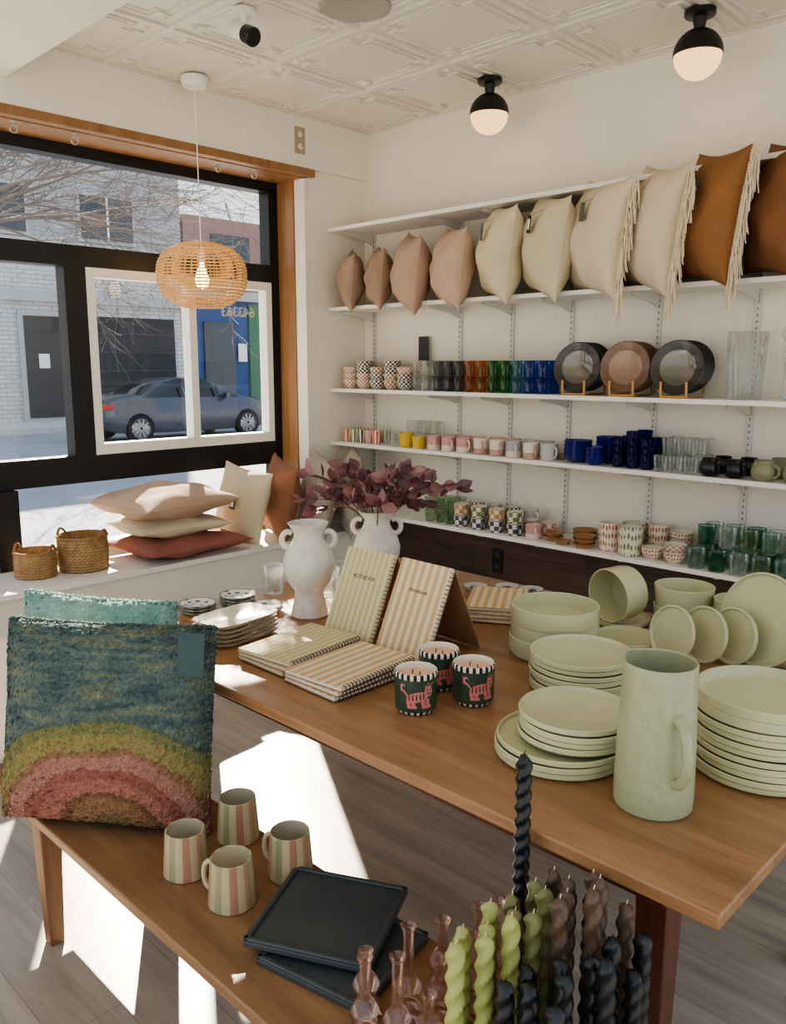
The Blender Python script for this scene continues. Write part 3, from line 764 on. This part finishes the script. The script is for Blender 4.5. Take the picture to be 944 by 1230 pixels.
# bowls back right
b=B()
b.lathe([(0,-.05),(.075,-.05),(.083,-.044),(.088,-.02),(.09,.05),(.087,.053),(.084,.05),(.082,-.02),(.074,-.042),(0,-.044)],sage,axisM((-1.32,2.41,TZ+.112),(-.25,-.95,-.06)),44)
b.done('serving_bowl')
b=B()
plate(b,.10,sage,T(-1.34,2.46,TZ)); 
b.done('side_plate')
b=B(); 
for k in range(2): cup(b,.086,.094,.085,sage,T(-1.15,2.52,TZ+.065*k),.005,44)
b.done('serving_bowl_stack')
b=B(); 
for k in range(2): cup(b,.070,.078,.075,sage,T(-.975,2.535,TZ+.06*k),.005,44)
b.done('serving_bowl_stack')
b=B(); N=Vector((-.30,-.93,.22)).normalized()
for (x,y,r) in ((-1.035,2.22,.082),(-.965,2.275,.082),(-.90,2.32,.082),(-.84,2.36,.135),(-.74,2.41,.135),(-.65,2.45,.135)):
    b.lathe([(0,0),(r*.9,0),(r,.008),(r,.016),(r-.005,.017),(r-.01,.009),(0,.007)],sage,axisM((x,y,TZ+r*.975+.004),N),44)
b.bx(-1.12,-.60,2.34,2.355,TZ,TZ+.012,woodL)
b.done('upright_plate_rack')
b=B()
for k in range(2): plate(b,.10,sage,T(-1.20,2.25,TZ+.0155*k))
b.done('side_plate_stack')

# ------------------------------------------------------------------ bench items
mugS=stripes('mug_pastel_stripes',[(174,142,110),(184,168,130),(148,146,112),(190,172,136),(166,124,98),(186,166,130)],3,'x',.4)
mugI=plain('mug_interior',(196,184,154),.4)
for x,y,a in ((-1.63,.955,2.0),(-1.665,1.13,2.2),(-1.455,.965,3.6),(-1.445,1.125,3.5)):
    b=B(); mug(b,.055,.047,.112,mugS,None,a,mugI,mugI,.006,.024,36); b.done('striped_mug',(x,y,BZ))
slate=plain('slate_tray',(66,71,72),.45,var=.1,bump=.1,bs=30)
def tray(x,y,z,rz,w,h,tilt=0):
    b=B(); b.box((0,0,.007),(w,h,.014),slate)
    for sx,sy,ww,hh in ((0,-1,w,.012),(0,1,w,.012),(-1,0,.012,h),(1,0,.012,h)): b.box((sx*(w/2-.006),sy*(h/2-.006),.017),(ww,hh,.008),slate)
    b.done('slate_tray',(x,y,z),(tilt,0,rz),bevel=.003)
tray(-1.15,1.03,BZ,math.radians(12),.26,.25)
tray(-1.225,1.055,BZ+.024,math.radians(27),.275,.265)
# bottles
b_pos=((-.985,.935),(-.925,.985),(-.94,.89),(-.925,1.08),(-.87,1.01),(-.885,.915),(-.885,1.14),(-.855,1.085),(-.83,.935),(-.855,1.155))
for i,(x,y) in enumerate(b_pos):
    b=B(); hh=.165+.018*((i*3)%4-1); s_=1.06
    b.lathe([(r_*s_,z_) for r_,z_ in [(0,.004),(.020,.002),(.028,.008),(.030,.022),(.024,.04),(.014,.052),(.018,.062),(.024,.078),(.018,.093),(.010,.103),(.009,hh-.012),(.014,hh),(.013,hh+.001),(.0085,hh-.010)]],gPk,None,20)
    b.done('bud_vase',(x,y,BZ))
# candles
def twist(b,x,y,z0,h,r,m,turns=4,lob=2,amp=.28,ph=0):
    nz=int(h/.005); seg=14; vs=[];fs=[]
    for i in range(nz+1):
        t=i/nz; z=z0+h*t; k=1 if t<.95 else math.sqrt(max(0.05,1-((t-.95)/.05)**2))
        for j in range(seg):
            a=2*pi*j/seg; rr=r*(1+amp*math.cos(lob*(a-turns*2*pi*t)-ph))*k
            vs.append((x+rr*math.cos(a),y+rr*math.sin(a),z))
    for i in range(nz):
        for j in range(seg): fs.append((i*seg+j,i*seg+(j+1)%seg,(i+1)*seg+(j+1)%seg,(i+1)*seg+j))
    fs.append(tuple(nz*seg+j for j in range(seg))); fs.append(tuple(range(seg-1,-1,-1)))
    b.add(vs,fs,m)
    b.tube([(x,y,z0+h-.003),(x+.002,y,z0+h+.008)],.0010,cream if m is not cBlk else blackM,4)
cLime=plain('wax_lime',(172,176,104),.45,Subsurface_Weight=.15); cOliv=plain('wax_olive',(126,122,76),.45); cBrn=plain('wax_brown',(92,72,56),.4); cBlk=plain('wax_black',(28,30,33),.35)
def bundle(name,m,pts,h):
    b=B()
    for i,(x,y) in enumerate(pts): twist(b,x,y,BZ,h+((i*29)%7-3)*.009,.0138,m,4.0,2,.19,i)
    b.done(name)
bundle('lime_twisted_candles',cLime,[(-.80,.985),(-.775,.94),(-.76,1.00),(-.785,1.04),(-.73,.955),(-.745,.90),(-.715,1.005)],.29)
bundle('olive_twisted_candles',cOliv,[(-.775,1.09),(-.74,1.05),(-.755,1.13),(-.70,1.045),(-.715,1.10)],.31)
bundle('brown_twisted_candles',cBrn,[(-.74,1.165),(-.70,1.15),(-.675,1.105),(-.665,1.17),(-.66,1.06),(-.635,1.14),(-.62,1.095),(-.60,1.17)],.34)
bundle('black_twisted_candles',cBlk,[(-.67,.99),(-.64,.95),(-.63,1.02),(-.60,.985),(-.585,1.04),(-.58,1.09),(-.555,1.03),(-.545,1.10),(-.67,.93),(-.58,.93),(-.56,1.155)],.285)
b=B(); b.lathe([(0,0),(.024,0),(.025,.008),(.014,.02),(.014,.05),(.018,.06),(0,.06)],blackM,T(-.81,1.165,BZ),20); twist(b,-.81,1.165,BZ+.06,.45,.0135,cBlk,8,2,.2); b.done('tall_twisted_candle')

# rug pillow material
def rug():
    t=NT('tufted_rainbow_rug'); uv=t.coord('UV'); sp=t.n('ShaderNodeSeparateXYZ'); t.l(uv,sp.inputs[0]); X,Y=sp.outputs[0],sp.outputs[1]
    nz=t.noise(uv,4,3); nz2=t.noise(uv,60,2)
    d=t.math('SUBTRACT',X,.60); dr=t.math('MULTIPLY',t.math('MAXIMUM',d,0.0),1.05); dl=t.math('MULTIPLY',t.math('MINIMUM',d,0.0),.80); dx=t.math('ADD',dr,dl)
    dy=t.math('MULTIPLY',t.math('SUBTRACT',Y,-.01),1.08)
    r=t.math('SQRT',t.math('ADD',t.math('MULTIPLY',dx,dx),t.math('MULTIPLY',dy,dy)))
    r=t.math('ADD',r,t.math('MULTIPLY',t.math('SUBTRACT',nz,.5),.09))
    r=t.math('ADD',r,t.math('MULTIPLY',t.math('SUBTRACT',nz2,.5),.05))
    col=t.ramp(r,[(0,L((136,112,76))),(.10,L((158,120,84))),(.19,L((136,98,70))),(.225,L((184,122,102))),(.30,L((166,104,90))),(.36,L((190,136,118))),(.43,L((162,124,90))),(.465,L((164,150,94))),(.54,L((140,138,88))),(.60,L((100,118,102)))],True)
    st=t.noise(t.coord('UV',(1.5,7,1)),3,4); teal=t.ramp(st,[(.32,L((78,94,94))),(.50,L((104,124,118))),(.66,L((134,140,110)))])
    f=t.math('GREATER_THAN',r,.62); col=t.mix(f,col,teal)
    sh=t.ramp(nz2,[(.3,(.8,.8,.8,1)),(.7,(1.12,1.12,1.12,1))]); col=t.mix(1,col,sh,'MULTIPLY')
    hv=t.coord('Object'); h=t.math('ADD',t.noise(hv,90,2),t.math('MULTIPLY',t.noise(hv,260,2),.5))
    t.bsdf(col,1.0,0,t.bump(h,1.0,.02)); return t.m
def tealrug():
    t=NT('tufted_mint_rug'); hv=t.coord('Object'); col=t.ramp(t.noise(hv,12,3),[(.35,L((128,166,154))),(.65,L((164,196,182)))])
    h=t.noise(hv,110,3); t.bsdf(col,1.0,0,t.bump(h,1.0,.02)); return t.m
def tufted(w,h,t_,m,M,seed,name,tg=False,n=110):
    b=B(); b.pillow(w,h,t_,m,M,n,.03,seed,.010,None,.36)
    rd=random.Random(seed); a=.0042
    nn=len(b.v)//2
    nrm=(M.to_3x3()@Vector((0,0,1))).normalized()
    for i,v in enumerate(b.v):
        sgn=1 if i<nn else -1
        q=v+nrm*sgn*rd.uniform(0,a*1.6)+Vector((rd.uniform(-a,a),rd.uniform(-a,a),rd.uniform(-a,a)))*.6
        v.x,v.y,v.z=q
    for k in range(520):
        q=k/130; sd=int(q); f=-1+2*(q-sd); u,vv=[(f,-1),(1,f),(-f,1),(-1,-f)][min(sd,3)]
        p=Vector((w/2*u*(1-.03*(1-vv*vv)),h/2*vv*(1-.03*(1-u*u)),rd.uniform(-.014,.014)))
        b.lathe([(0,-.007),(.007,0),(0,.008)],m,M@Matrix.Translation(p)@Matrix.Rotation(rd.uniform(0,3),4,'X'),5)
        for z_ in range(len(b.uv)-10,len(b.uv)): b.uv[z_]=[((u+1)/2,(vv+1)/2)]*len(b.uv[z_])
    if tg: tag(b,M,w*.44,h*.38,t_/2-.03,plain('tag_teal',(56,78,78),.7),.07,.11)
    b.done(name,ang=80)
yaw=math.degrees(math.atan2(.33,.46))
tufted(.575,.53,.21,rug(),stand((-1.99,.955,BZ+.268),yaw,-11,0),71,'tufted_throw_pillow',True)
tufted(.545,.53,.13,tealrug(),stand((-2.235,1.05,BZ+.272),22,-7,2),72,'tufted_throw_pillow',False,60)
b=B(); M=stand((-2.42,.92,BZ+.20),30,-6,0); b.pillow(.42,.4,.10,fC2,M,16,.06,9,.01,.003); fringe(b,M,.42,.4,-1,fFr,3,.04,26); b.done('throw_pillow')

# ------------------------------------------------------------------ outside
roadM=plain('asphalt',(150,150,152),.9,var=.08,vs=2,bump=.2,bs=40); walkM=plain('concrete_sidewalk',(196,192,186),.9,var=.05)
b=B(); b.bx(-21.5,-7.5,-30,60,-.25,-.15,roadM); b.done('street')
b=B(); b.bx(-7.5,-4.6,-30,60,-.25,-.02,walkM); b.done('sidewalk')
b=B(); b.bx(-24,-21.5,-30,60,-.25,-.0,walkM); b.done('sidewalk')
def brickmat(name,c1,c2,mo,sc=1):
    t=NT(name); br=t.n('ShaderNodeTexBrick')
    tc=t.n('ShaderNodeTexCoord'); sp=t.n('ShaderNodeSeparateXYZ'); cb=t.n('ShaderNodeCombineXYZ'); t.l(tc.outputs['Object'],sp.inputs[0]); t.l(sp.outputs[1],cb.inputs[0]); t.l(sp.outputs[2],cb.inputs[1]); t.l(cb.outputs[0],br.inputs['Vector'])
    br.inputs['Color1'].default_value=L(c1); br.inputs['Color2'].default_value=L(c2); br.inputs['Mortar'].default_value=L(mo); br.inputs['Scale'].default_value=1
    br.inputs['Brick Width'].default_value=.36*sc; br.inputs['Row Height'].default_value=.12*sc; br.inputs['Mortar Size'].default_value=.010*sc
    t.bsdf(br.outputs[0],.9); return t.m
brW=brickmat('white_brick',(206,204,200),(190,188,186),(146,144,142)); brG=brickmat('grey_brick',(176,176,178),(160,160,164),(138,138,140))
dkD=plain('dark_door',(52,50,52),.5); dkG=plain('dark_garage',(44,44,48),.6); winD=plain('dark_window',(60,70,80),.1); blueP=plain('blue_facade',(56,84,128),.7,var=.05); greenP=plain('green_facade',(60,110,80),.7); stoneM=plain('stone_band',(180,178,174),.8)
b=B()
b.bx(-30,-24,-6,14.9,0,5.0,brW); b.bx(-30,-24,-6,14.9,5.0,9.5,brG); b.bx(-24,-23.85,-6,14.9,3.35,3.65,stoneM); b.bx(-24,-23.9,-6,14.9,4.9,5.05,stoneM)
b.bx(-24,-23.93,9.6,10.9,0,3.1,stoneM); b.bx(-23.95,-23.9,9.75,10.75,.1,2.95,dkD); b.bx(-23.9,-23.88,10.1,10.4,1.5,1.9,whiteM)
b.bx(-24,-23.93,11.8,14.5,0,3.0,dkG)
gar=plain('garage_rib',(70,70,74))
for zz in range(5): b.bx(-23.93,-23.91,11.85,14.45,.3+zz*.55,.33+zz*.55,gar)
for y0 in (5.5,8.4,11.6):
    for z0_ in (5.2,):
        b.bx(-24,-23.92,y0-.1,y0+1.7,z0_-.1,z0_+1.3,stoneM); b.bx(-23.92,-23.88,y0,y0+1.6,z0_,z0_+1.2,winD); b.bx(-23.88,-23.86,y0+.77,y0+.83,z0_,z0_+1.2,whiteM)
for y0 in (4.0,7.2):
    b.bx(-24,-23.92,y0,y0+1.6,1.1,2.8,winD)
b.done('brick_building')
b=B(); b.bx(-30,-24,15.0,40,0,3.9,blueP); b.bx(-30,-24.0,15.0,40,3.9,6.3,plain('upper_facade',(150,120,112),.8)); b.bx(-24,-23.85,15.0,40,3.7,4.0,stoneM)
b.bx(-24,-23.92,17.4,18.6,0,3.6,greenP); b.bx(-24,-23.92,15.6,16.8,.2,3.0,winD); b.bx(-24,-23.92,19,21,.9,3.0,winD); b.bx(-23.9,-23.88,16.9,17.25,1.7,2.3,whiteM)
for y0 in (16,18.5,21): b.bx(-24,-23.92,y0,y0+1.5,4.5,5.8,winD)
b.done('blue_building')
# car
paint=plain('car_paint_grey',(84,88,98),.25,.6); cg=plain('car_glass',(26,30,34),.08); rub=plain('tyre_rubber',(22,22,22),.8); rim=plain('alloy_rim',(150,152,156),.3,.8); red=plain('tail_light',(170,24,24),.2)
b=B()
st=[(0,.42,.70,.78,.80,.70),(.08,.34,.92,.96,.84,.72),(.35,.24,.98,1.03,.90,.72),(.95,.22,1.0,1.07,.91,.68),(1.45,.2,1.0,1.30,.92,.60),(1.95,.2,.99,1.42,.92,.60),(2.6,.2,.98,1.43,.92,.62),(3.05,.2,.97,1.28,.92,.62),(3.55,.2,.96,1.02,.91,.68),(4.1,.22,.88,.94,.90,.72),(4.5,.28,.76,.82,.84,.66),(4.68,.38,.60,.66,.70,.52)]
vs=[];fs=[];ms_=[]
for (yy,zb,bl,tp,w,wr) in st:
    for x,z in ((-w*.95,zb),(-w,.5 if zb<.5 else zb+.05),(-w*.97,bl),(-wr,tp),(wr,tp),(w*.97,bl),(w,.5 if zb<.5 else zb+.05),(w*.95,zb)): vs.append((x,yy,z))
for i in range(len(st)-1):
    for j in range(8):
        k=(j+1)%8; fs.append((i*8+j,i*8+k,(i+1)*8+k,(i+1)*8+j)); cab=3<=i<=7
        ms_.append(cg if (cab and j in (2,4)) or (i in (3,7) and j==3) else paint)
fs.append(tuple(range(7,-1,-1))); ms_.append(paint); fs.append(tuple((len(st)-1)*8+j for j in range(8))); ms_.append(paint)
b.add(vs,fs,ms_)
for yy in (.85,3.75):
    for sx in (-1,1):
        Mw=Matrix.Translation((sx*.80,yy,.33))@Matrix.Rotation(sx*pi/2,4,'Y')
        b.lathe([(0,-.05),(.30,-.06),(.33,-.04),(.34,.06),(.33,.12),(.24,.13)],rub,Mw,28); b.lathe([(.24,.13),(.22,.09),(.07,.11),(0,.12)],rim,Mw,28)
        for q in range(5): b.box((.0,.0,.12),(.03,.42,.02),rim,Mw,rz=q*pi/5)
b.box((.80,.12,.82),(.12,.28,.12),red); b.box((-.80,.12,.82),(.12,.28,.12),red)
for y in (1.95,2.9): b.box((.90,y,1.18),(.02,.04,.3),paint,ry=-.55)
b.box((.98,3.1,1.02),(.16,.1,.1),paint)
b.done('car',(-18,8.55,-.138),ang=50)
# tree
bark=plain('bark',(110,102,96),.9)
b=B(); rd=random.Random(11)
def grow(p,d,l,r,dep):
    n=4; P=[p]; q=p.copy(); dd=d.copy()
    for i in range(n):
        dd=(dd+Vector((rd.uniform(-.18,.18),rd.uniform(-.18,.18),rd.uniform(-.12,.12)))).normalized(); q=q+dd*l/n; P.append(q.copy())
    b.tube(P,[max(r*(1-.4*i/n),.004) for i in range(n+1)],bark,5 if dep>2 else 3,False,None,False)
    if dep==0: return
    for k in range(3):
        i=rd.randrange(1,n+1); nd=(dd*1.1+Vector((rd.uniform(-.8,.8),rd.uniform(-.8,.8),rd.uniform(-.45,.5)))).normalized()
        grow(P[i],nd,l*rd.uniform(.6,.8),r*.5,dep-1)
base=Vector((-12.5,3.3,-.15)); b.tube([base,base+Vector((0,.1,3.4))],[.15,.11],bark,8)
for k in range(6):
    grow(base+Vector((0,.1,3.3)),Vector((rd.uniform(-.3,.3),rd.uniform(.5,1.0),rd.uniform(.15,.8))).normalized(),2.5,.038,5)
b.done('bare_tree')
# lettering on the glass
cu=bpy.data.curves.new('window_lettering','FONT'); cu.body='643363'; cu.size=.085; cu.extrude=.001
o=bpy.data.objects.new('window_lettering',cu); SC.objects.link(o); o.location=(-4.50,3.32,1.90); o.rotation_euler=(pi/2,0,-pi/2); cu.materials.append(plain('letter_vinyl',(190,180,150),.6))

# ------------------------------------------------------------------ lights
w=bpy.data.worlds.new('world'); bpy.context.scene.world=w; w.use_nodes=True; nt=w.node_tree; nt.nodes.clear()
o_=nt.nodes.new('ShaderNodeOutputWorld'); bg=nt.nodes.new('ShaderNodeBackground'); tc=nt.nodes.new('ShaderNodeTexCoord'); sp=nt.nodes.new('ShaderNodeSeparateXYZ'); rp=nt.nodes.new('ShaderNodeValToRGB')
nt.links.new(tc.outputs['Generated'],sp.inputs[0]); nt.links.new(sp.outputs[2],rp.inputs[0]); nt.links.new(rp.outputs[0],bg.inputs[0]); nt.links.new(bg.outputs[0],o_.inputs[0])
e=rp.color_ramp.elements; e[0].position=0; e[0].color=(1,.95,.87,1); e[1].position=.45; e[1].color=(.52,.68,.92,1)
bg.inputs[1].default_value=1.6
sd=bpy.data.lights.new('sun','SUN'); sd.energy=28; sd.angle=.009; sd.color=(1,.90,.76); so=bpy.data.objects.new('sun',sd); SC.objects.link(so)
E=math.radians(30.5); az=Vector((.85,-.527)); az.normalize(); trav=Vector((az.x*math.cos(E),az.y*math.cos(E),-math.sin(E))); so.rotation_euler=trav.to_track_quat('-Z','Y').to_euler(); so.location=(-10,8,10)

# ------------------------------------------------------------------ camera
cd=bpy.data.cameras.new('camera'); co=bpy.data.objects.new('camera',cd); SC.objects.link(co)
cd.sensor_fit='VERTICAL'; cd.sensor_height=36; cd.sensor_width=36; cd.lens=1000/1230*36
co.location=(0,0,1.6); co.rotation_euler=(math.radians(90-10.04),0,math.radians(44.4)); cd.clip_start=.05; cd.clip_end=300
bpy.context.scene.camera=co
